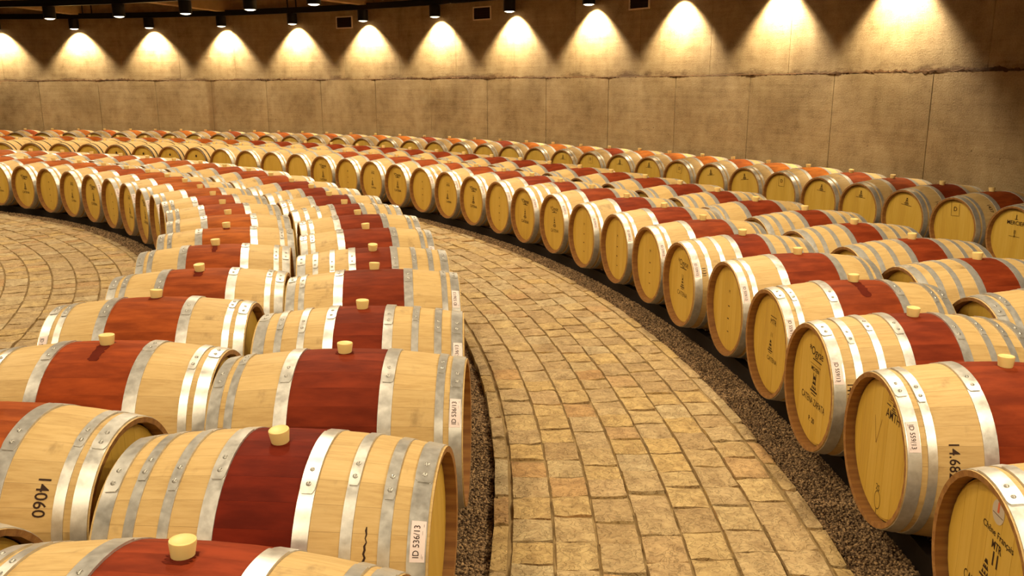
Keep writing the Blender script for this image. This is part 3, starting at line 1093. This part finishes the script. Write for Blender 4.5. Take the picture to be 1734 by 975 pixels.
def barrel(row, n, t, R, ordinal, roll=0.0):
    info = ROWS[row]
    p = Vector((R * math.cos(t), R * math.sin(t), ZC - RB))
    dist = (p - CAM).length
    near = dist < 5.3
    mid = dist < 9
    seg = 56 if near else 36
    plainb = row == 'C' and 22 <= n       # beltless casks with dark hoops
    nobelt = row == 'C' and 18 <= n
    c = belt_colour(row, n)
    eight = n in EIGHT[row]
    hs = THIN if plainb else HOOPS[8 if eight else 6]
    text, grp = ROWTEXT[row]
    look = 'plain oak barrel with dark hoops' if plainb else 'plain oak barrel with silver hoops' if nobelt else f"{'eight-hooped ' if eight else ''}oak barrel with {tint_word(c)} belt"
    b = thing('wine_barrel', f"{look}, {ORD[ordinal]} from camera {text}", 'barrel', p, t, grp)
    if row in 'CE':      # a slightly shorter cask
        b.scale = (0.965, 1, 1)
    if abs(roll) > 1e-4:      # turned a little in its cradle, so the bung is off the top
        b.rotation_euler = (roll, 0, t)
        off = Matrix.Rotation(t, 3, 'Z') @ (Matrix.Rotation(roll, 3, 'X') @ Vector((0, 0, RB)))
        b.location = p + Vector((0, 0, RB)) - off
    col = (*c, 0.0 if nobelt else BELT[8 if eight else 6])
    if near:
        for k in range(NS):
            o = link('stave', STAVE, b, (0, 0, RB), (2 * PI * k / NS + 0.11, 0, 0))
            o.color = col
    else:
        o = link('body', BODY[seg], b, (0, 0, RB), (random.random() * 0.2, 0, 0))
        o.color = col
    hobj = {}
    for s in (-1, 1):
        for hi, (x0, x1) in enumerate(hs):
            a, q = (x0, x1) if s > 0 else (-x1, -x0)
            ho = link('hoop', hoop(a, q, seg, DARKHOOP if plainb else None), b, (0, 0, RB))
            hobj[(s, hi)] = ho
            if near or (mid and row in 'AB'):
                end = random.choice((12, 20, 28, 34)) if (s < 0) == (row == 'A') else random.choice((22, 28, 34))
                link('hoop_lap', lap(a, q, end), ho)
                xm = (a + q) / 2
                for da in (5, 13):
                    aa = math.radians(end - da)
                    r = prof(xm) + 0.0060
                    link('rivet', RIVET_ME, ho, (xm, -r * math.sin(aa), r * math.cos(aa)), (aa, 0, 0))
        hd = link('head', HEADS[s], b, (0, 0, RB))
        if near or (dist < 6.5 and s == info['s']):
            for bm_ in BOARDS[(s, (n + (0 if s < 0 else 2)) % 4)]:
                link('head_board', bm_, hd)
        elif s == -1 and row in 'BCDE' and dist < 9:
            for bm_ in BOARDS[(s, n % 4)]:
                link('head_board', bm_, hd)
    lean = random.uniform(-0.06, 0.06)
    link('bung', BUNG_ME, b, (0, 0, 2 * RB - 0.001), (lean, random.uniform(-0.05, 0.05), random.random() * 3), label='pale yellow silicone bung')
    # paper labels
    if dist < 12:
        if row == 'A' and n <= 9:
            sticker(b, hobj[(1, 0)], 1, math.radians(54), 'ID 536/13', 'up', near)
        if row == 'B' and n >= 0:
            sticker(b, hobj[(-1, 0)], -1, math.radians(60), 'ID 536/13', 'down', near)
        if row == 'C' and n >= 0:
            sticker(b, hobj[(-1, 0)], -1, math.radians(58), 'ID 559/13', 'down', near)
    # head printing
    kind = None
    if row == 'C':
        kind = {-1: 'last', 0: 'stamp', 1: 'full', 2: 'slim', 3: 'dots', 4: 'mid', 5: 'dots', 6: 'dots', 9: 'mid', 11: 'mid'}.get(n)
        if kind is None and n < 18:
            kind = ('slim', 'dots', 'mid')[n % 3]
        if plainb and 22 <= n <= 25:
            kind = 'bunghole'
    elif row == 'B' and n >= 7:
        kind = ('mid', 'slim', 'dots')[n % 3]
    elif row == 'E' and n < 12:
        kind = {-1: 'mercier', 0: 'box', 1: 'crest'}.get(n, ('crest', 'box', 'crest')[n % 3])
    if kind:
        link('lettering', get_print(kind, -1), b, (0, 0, RB), label='dark stamped lettering on the barrel head')
    if row == 'C' and n == -1:
        dsc = link('paper_disc', on_head(shift(disc2(0.035, 28, 0.95), 0.012, 0.755 * RHEAD), -1, 0.0064, 'paper_disc', GREYPAPER), b, (0, 0, RB), label='round grey paper seal with a small red mark')
        link('lettering', on_head(shift(bar(-0.005, 0.005, -0.002, 0.028), 0.012, 0.755 * RHEAD), -1, 0.0069, 'lettering', REDINK), dsc)
        link('lettering', on_head(shift(bar(-0.028, 0.028, -0.002, 0.0), 0.012, 0.755 * RHEAD - 0.008), -1, 0.0069, 'lettering', INK), dsc)
    if row == 'C' and n == 0:
        g = merge([shift(text_geo('LO', 0.045), 0.06, 0.84 * RHEAD), bar(0.02, 0.12, 0.755 * RHEAD, 0.765 * RHEAD), bar(0.02, 0.023, 0.765 * RHEAD, 0.93 * RHEAD)])
        link('lettering', on_head(g, -1, 0.0062, 'lettering', BROWNINK), b, (0, 0, RB), label='light brown boxed brand stamped near the top of the head')
        g = merge([poly([(-0.08, 0.40 * RHEAD), (-0.078, 0.40 * RHEAD), (-0.05, 0.02 * RHEAD), (-0.053, 0.02 * RHEAD)]), poly([(-0.018, 0.42 * RHEAD), (-0.016, 0.42 * RHEAD), (-0.048, 0.02 * RHEAD), (-0.051, 0.02 * RHEAD)])])
        link('pencil_mark', on_head(g, -1, 0.0062, 'pencil_mark', BROWNINK), b, (0, 0, RB))
    side = {('C', 0): ('14.682', -0.312, 73, 0.050), ('C', 1): ('14161', -0.394, 76, 0.042), ('C', 2): ('1411', -0.325, 66, 0.040), ('C', 3): ('196', -0.31, 60, 0.042), ('C', 4): ('1131', -0.395, 62, 0.036),
            ('B', -1): ('14060', 0.325, 58, 0.052), ('E', 1): ('1420', -0.28, 55, 0.05), ('E', 0): ('1437', -0.27, 52, 0.05)}.get((row, n))
    if side:
        txt, xc, ad, sz = side
        link('lettering', on_side(text_geo(txt, sz, 0.0004), xc, math.radians(ad), 0.0008, 'down', INK), b, (0, 0, RB), label='black hand-painted number on the barrel side')
    stain = {('B', 0): (24, 0.022), ('B', 1): (9, 0.026), ('B', 2): (14, 0.024), ('B', 3): (22, 0.016), ('B', 4): (12, 0.02), ('C', 2): (30, 0.024), ('A', 0): (7, 0.03), ('A', 2): (5, 0.03)}.get((row, n))
    if stain:
        link('wine_stain', patch(-stain[1], stain[1], math.radians(-4), math.radians(stain[0]), 0.0004, WINE, 'wine_stain', 0.5, 14, False, 0.5), b, (0, 0, RB), label='dark wine drip under the bung')
    if row == 'A' and n == 1:
        link('crack', patch(0.300, 0.3045, math.radians(48), math.radians(88), 0.0004, INK, 'crack', 0.4, 22, False, 1.0), b, (0, 0, RB), label='dark wandering crack in the oak between two hoops')
    return b


count = 0
for row, q in ROWS.items():
    lo, hi = q['lo'], q['hi']
    ts, Rs = [], []
    for n in range(lo, hi + 1):
        if 0 <= n < len(q['m']):
            ts.append(q['m'][n][0])
            lim = 0.045 if n < 5 else 0.012
            Rs.append(q['R'] + max(-lim, min(lim, q['m'][n][1] - q['R'])) + q.get('fix', {}).get(n, 0.0))
        else:
            dt, dr = q.get('pre', {}).get(n, (0.0, random.uniform(-0.012, 0.012)))
            ts.append(q['t0'] + q['d'] * n + dt)
            Rs.append(q['R'] + dr)
    mind = min(0.6655 / (q['R'] - 0.16), q['d'] * 0.999)
    for _ in range(3000):
        for i in range(len(ts) - 1):
            gap = ts[i + 1] - ts[i]
            if gap < mind:
                ts[i] -= (mind - gap) / 2
                ts[i + 1] += (mind - gap) / 2
    k = 0
    for i, n in enumerate(range(lo, hi + 1)):
        roll = 0.0
        if 0 <= n < min(9, len(q['m'])):
            roll = -max(-0.13, min(0.13, (q['m'][n][0] - ts[i]) * Rs[i] / RB))
        barrel(row, n, ts[i], Rs[i], k, roll)
        k += 1
        count += 1
    # rails the row lies on
    xr = 0.315
    top = ZC - prof(xr) - 0.002
    for s in (-1, 1):
        link('barrel_rail', sweep_arc(q['R'] + s * xr, -0.05, 0.05, top + 0.05, min(ts) - 0.05, max(ts) + 0.05, 80, 'barrel_rail', RAIL), floor)

# ---------------------------------------------------------------- lighting tracks and cans
CAN = lathe([(0.0, 0.228), (0.10, 0.228), (0.112, 0.222), (0.112, 0.0), (0.100, 0.0), (0.097, 0.012)], 24, 'z', [BLACK], 'housing')
LENS_ME = lathe([(0.0, -0.020), (0.05, -0.015), (0.085, -0.002), (0.0985, 0.012)], 24, 'z', [LENS], 'lens')


def can_light(R, t, z, watts, label, group, spot=104, blend=0.35, tilt=0):
    o = thing('can_spotlight', label, 'spotlight', (R * math.cos(t), R * math.sin(t), z), t, group)
    link('housing', CAN, o)
    link('lens', LENS_ME, o, label='glowing white lens')
    ld = bpy.data.lights.new('bulb', 'SPOT')
    ld.energy = watts
    ld.color = WALL_LAMP_COLOUR if tilt else LAMP_COLOUR
    ld.spot_size = math.radians(spot)
    ld.spot_blend = blend
    ld.shadow_soft_size = 0.05
    lo = bpy.data.objects.new('bulb', ld)
    C.objects.link(lo)
    lo.parent = o
    lo.location = (0, 0, -0.075)
    lo.rotation_euler = (0, math.radians(-tilt), 0)      # reflector turned a little to the wall
    return o


def track(R, z, t0, t1, rods, label):
    tr = thing('lighting_track', label, 'lighting track')
    link('track_rail', sweep_arc(R, z, 0.09, 0.12, t0, t1, 110, 'track_rail', BLACK), tr)
    for t in rods:
        for dt in (-0.115 / R, 0.115 / R):
            link('hanger_rod', lathe([(0.014, z + 0.11), (0.014, Z_CEIL)], 8, 'z', [BLACK], 'hanger_rod'), tr, (R * math.cos(t + dt), R * math.sin(t + dt), 0))


R1, Z1 = 18.08, 1.695 + 1.345
R2, Z2 = 14.302, 1.695 + 1.276
R3, Z3 = 11.0, 3.34
track(R1, Z1 + 0.23, -0.2, 1.75, [1.455 - 0.30 * k for k in range(5)], 'black curved lighting track close to the concrete wall')
track(R2, Z2 + 0.23, -0.6, 1.75, [1.352 - 0.30 * k for k in range(6)], 'black curved lighting track over the rows right of the path')
for n in range(-1, 11):
    can_light(R1, 1.4755 - 0.1066 * n, Z1, WALL_LAMP_W, f"black can spotlight beside the concrete wall, {ORD[n + 1]} from left", 'can spotlights beside the wall', 108, 0.45, 28)
for n in range(-2, 16):
    can_light(R2, 1.3392 - 0.11206 * n, Z2, ROW_LAMP_W, f"black can spotlight on the nearer track, {ORD[n + 2]} from its left end", 'can spotlights over the rows', 156, 0.6)
track(R3, Z3 + 0.23, -0.7, 1.75, [], 'added unseen black lighting track over the rows left of the path')  # added ring of lamps, out of view, to light the left rows
for n in range(0, 14):
    can_light(R3, 1.55 - 0.16 * n, Z3, ROW_LAMP_W * 0.95, f"added unseen black can spotlight over the left rows, {ORD[n]} from the far end", 'added unseen spotlights over the left rows', 156, 0.6)
track(7.4, Z3 + 0.23, -0.4, 1.9, [], 'added unseen black lighting track over the inner paving')  # second added ring, also out of view, brightens heads facing the inner paving
for n in range(0, 9):
    can_light(7.4, 1.75 - 0.23 * n, Z3, ROW_LAMP_W * 1.05, f"added unseen black can spotlight over the inner paving, {ORD[n]} from the far end", 'added unseen spotlights over the inner paving', 156, 0.6)
print('barrels', count, 'objects', len(bpy.data.objects))
